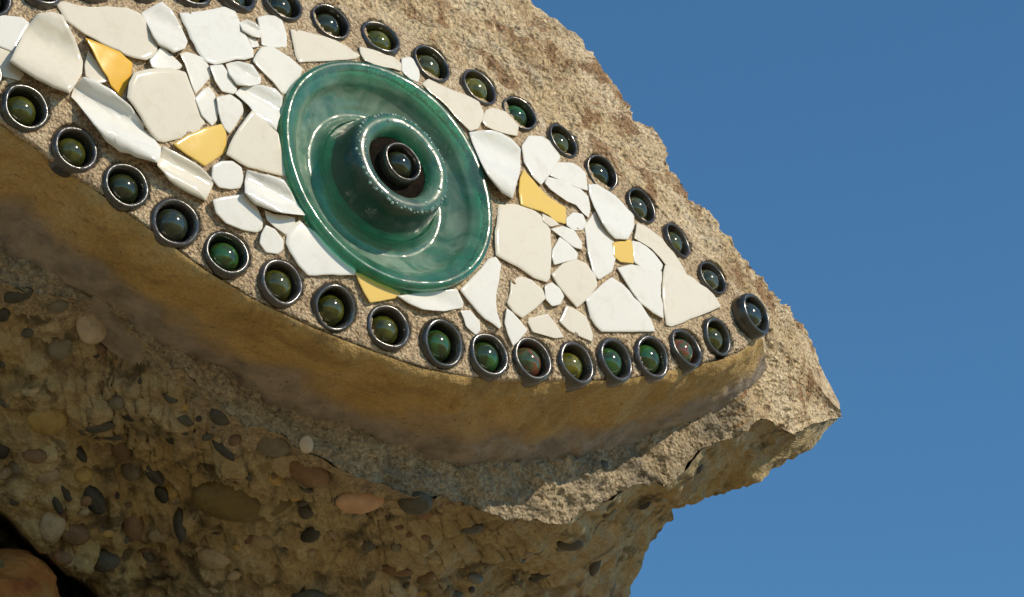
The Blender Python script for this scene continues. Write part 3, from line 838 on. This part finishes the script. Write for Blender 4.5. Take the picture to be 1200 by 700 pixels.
for rowname, lst in (('lower', LOWER), ('upper', UPPER)):
    for i, ((cx, cy), R, mb, k) in enumerate(lst):
        out = -0.33 if rowname == 'lower' else (-0.31 if k else -0.30)
        R = R * rng.normal(1.0, 0.02) * (0.955 if cx < 320 and rowname == 'lower' else 1.0)
        C = on_face(np.array([cx], float), np.array([cy], float), np.array([R * 0.001 * 0.3]))[0]
        nn = face_normal(C)
        C = C - nn * (R * 0.001 * (0.30 - out))
        # keep the projected rim centred on the photo's ring
        tilt = rng.normal(0, 0.075, 2)
        nn = norm(nn + tilt[0] * U + tilt[1] * V)
        bottle_ring(C, nn, R * 0.001, mb, k, 'dark glass bottle ring with %s marble, %s in %s row from eye corner' % (NAMES[mb], ORD[i], rowname), 'bottle-neck rings with marbles round the eye')
C = on_face(np.array([CORNER[0]]), np.array([CORNER[1]]), np.array([0.0005]))[0]
bottle_ring(C, norm(face_normal(C) + 0.05 * U), 0.0152, 'blue', 0, 'thick dark glass bottle ring with blue-grey marble at the pointed eye corner', 'bottle-neck rings with marbles round the eye')
C = np.array(iris.matrix_basis.translation) + N * ((0.0255 - LOW * Rm) * SC) - N * 0.0131 * 0.47 - U * 0.0004
bottle_ring(C, N, 0.0131, 'dark', 1, 'glass bottle ring with dark yellow-green marble, the pupil inside the green glass iris', 'bottle-neck rings with marbles round the eye')

# ------------------------------------------------------------------ pebbles in the conglomerate
PEB = {
 'white': mat_pebble('pale cream pebble', (0.55, 0.44, 0.31), 0.45), 'ochre': mat_pebble('ochre pebble', (0.34, 0.23, 0.07)),
 'dark': mat_pebble('charcoal pebble', (0.07, 0.064, 0.048)), 'grey': mat_pebble('grey pebble', (0.16, 0.14, 0.10)),
 'brown': mat_pebble('brown pebble', (0.17, 0.10, 0.05)), 'rose': mat_pebble('rosy pebble', (0.42, 0.24, 0.13)),
 'tan': mat_pebble('tan pebble', (0.30, 0.23, 0.14)), 'olive': mat_pebble('olive pebble', (0.17, 0.12, 0.035)), 'black': mat_pebble('black pebble', (0.032, 0.031, 0.024)),
}
PEB_ME = []
for k in range(5):
    bmd = bmesh.new(); bmesh.ops.create_icosphere(bmd, subdivisions=3, radius=1.0)
    q = np.array([w.co[:] for w in bmd.verts]); qf = [[w.index for w in t.verts] for t in bmd.faces]; bmd.free()
    q = q * (1 + fbm(q + 31.7 * k, 0.8, 2)[:, None] * 0.13)
    PEB_ME.append(local_mesh('pebble', q, qf, PEB['tan']))
def grid_lookup(PXg, PYg, G, x, y):
    i = np.argmin((PXg - x) ** 2 + (PYg - y) ** 2)
    return G.reshape(-1, 3)[i], i
NdF = grid_normals(D).reshape(-1, 3); NfF = grid_normals(F).reshape(-1, 3)
FPXg, FPYg = PX, PY
def pebble(x, y, a, b, ang, kind, sink=0.45, label=None):
    P, i = grid_lookup(pxD, pyD, D, x, y)
    host, nn = under, NdF[i]
    if y < Y4(np.array([x]))[0] and 0 < x < 985:
        P, i = grid_lookup(FPXg, FPYg, F, x, y); host, nn = rock, NfF[i]
    view = norm(CAM - P)
    nn = norm(nn + 0.7 * view)                    # exposed flat side turned a little outward
    dep = np.linalg.norm(P - CAM)
    sx, sy = a / 2 * dep / FPX, b / 2 * dep / FPX
    dirx = math.cos(ang) * c_r - math.sin(ang) * c_u
    x_ = norm(dirx - nn * (dirx @ nn)); y_ = np.cross(nn, x_)
    sz = 0.65 * min(sx, sy)
    m = Matrix((Vector(x_) * sx, Vector(y_) * sy, Vector(nn) * sz)).transposed().to_4x4()
    m.translation = Vector(P - nn * sz * (sink - 0.45)) - Vector(host.location) - Vector(head.location)
    o = bpy.data.objects.new('pebble', random.choice(PEB_ME)); COL.objects.link(o)
    o.parent = host; o.matrix_basis = m
    o.material_slots[0].link = 'OBJECT'; o.material_slots[0].material = PEB[kind]
    if label: o['label'] = label
R_ = math.radians
for p in [
 (105, 384, 46, 40, R_(60), 'white', -0.3, 'pale cream rounded pebble standing out of the stone'), (357, 521, 17, 22, 0, 'white', 0.1), (53, 488, 52, 36, R_(35), 'ochre', 0.2),
 (487, 590, 40, 34, R_(10), 'dark', 0.1), (418, 580, 62, 30, R_(8), 'rose', 0.3), (550, 609, 30, 17, R_(20), 'dark', 0.2), (282, 588, 125, 62, R_(14), 'olive', 0.75),
 (69, 357, 22, 20, 0, 'grey', 0.1), (70, 408, 28, 36, R_(20), 'grey', 0.4), (108, 580, 22, 38, R_(-30), 'black', 0.4), (75, 576, 10, 26, R_(-30), 'black', 0.4), (63, 587, 10, 26, R_(-20), 'black', 0.4),
 (152, 558, 30, 28, 0, 'grey', 0.4), (180, 552, 16, 36, R_(-35), 'black', 0.4), (189, 582, 16, 24, R_(-20), 'black', 0.4), (156, 615, 28, 40, R_(-5), 'brown', 0.4), (212, 614, 16, 42, R_(-10), 'dark', 0.4), (96, 535, 12, 26, R_(-30), 'black', 0.5),
 (316, 520, 54, 34, R_(15), 'grey', 0.5), (360, 553, 56, 38, R_(30), 'brown', 0.45), (112, 488, 34, 14, 0, 'dark', 0.4), (120, 503, 28, 9, R_(8), 'dark', 0.4), (260, 487, 30, 26, 0, 'dark', 0.5), (230, 480, 22, 12, R_(30), 'dark', 0.4),
 (270, 516, 12, 34, R_(-45), 'black', 0.4), (202, 514, 18, 10, R_(40), 'black', 0.4), (22, 345, 38, 18, R_(-25), 'dark', 0.4), (85, 620, 40, 26, R_(20), 'brown', 0.4), (60, 612, 30, 40, R_(10), 'tan', 0.4), (185, 628, 26, 20, 0, 'tan', 0.35),
 (4, 535, 20, 26, 0, 'black', 0.4), (40, 530, 32, 18, R_(10), 'brown', 0.4), (55, 555, 30, 22, 0, 'tan', 0.4), (360, 690, 44, 30, 0, 'dark', 0.4), (430, 642, 20, 14, 0, 'dark', 0.4), (460, 665, 44, 14, R_(-5), 'brown', 0.4), (528, 688, 18, 12, 0, 'dark', 0.4),
 (548, 663, 28, 14, R_(-15), 'grey', 0.4), (610, 655, 12, 18, R_(20), 'dark', 0.4), (635, 684, 20, 12, R_(-10), 'black', 0.4), (662, 640, 24, 14, R_(-40), 'grey', 0.4), (700, 668, 12, 24, R_(20), 'dark', 0.4), (752, 590, 16, 10, R_(-20), 'black', 0.35),
 (817, 548, 18, 16, R_(-20), 'dark', 0.2), (715, 600, 20, 12, R_(-30), 'grey', 0.3), (145, 520, 26, 34, 0, 'brown', 0.4), (20, 560, 22, 16, 0, 'grey', 0.4), (250, 655, 40, 26, R_(15), 'tan', 0.5), (300, 640, 50, 30, R_(10), 'tan', 0.6), (120, 655, 40, 26, 0, 'dark', 0.5),
 (705, 545, 14, 12, 0, 'dark', 0.3), (602, 538, 10, 9, 0, 'dark', 0.4)]:
    pebble(*p)
cnt = 0
while cnt < 115:
    x = random.uniform(-60, 740); y = random.uniform(360, 720)
    if y < Y4(np.array([x]))[0] + 10 or (x > 700 and y > 600): continue
    if x < 130 and y > 600 + 0.85 * x: continue
    if 220 < x < 345 and 555 < y < 620: continue
    s = random.choice([6, 7, 8, 9, 10, 12, 14, 18])
    pebble(x, y, s * random.uniform(1, 1.9), s, random.uniform(-0.9, 0.6), random.choice(['dark', 'black', 'grey', 'brown', 'brown', 'tan', 'tan', 'ochre', 'dark']), random.uniform(0.1, 0.6))
    cnt += 1
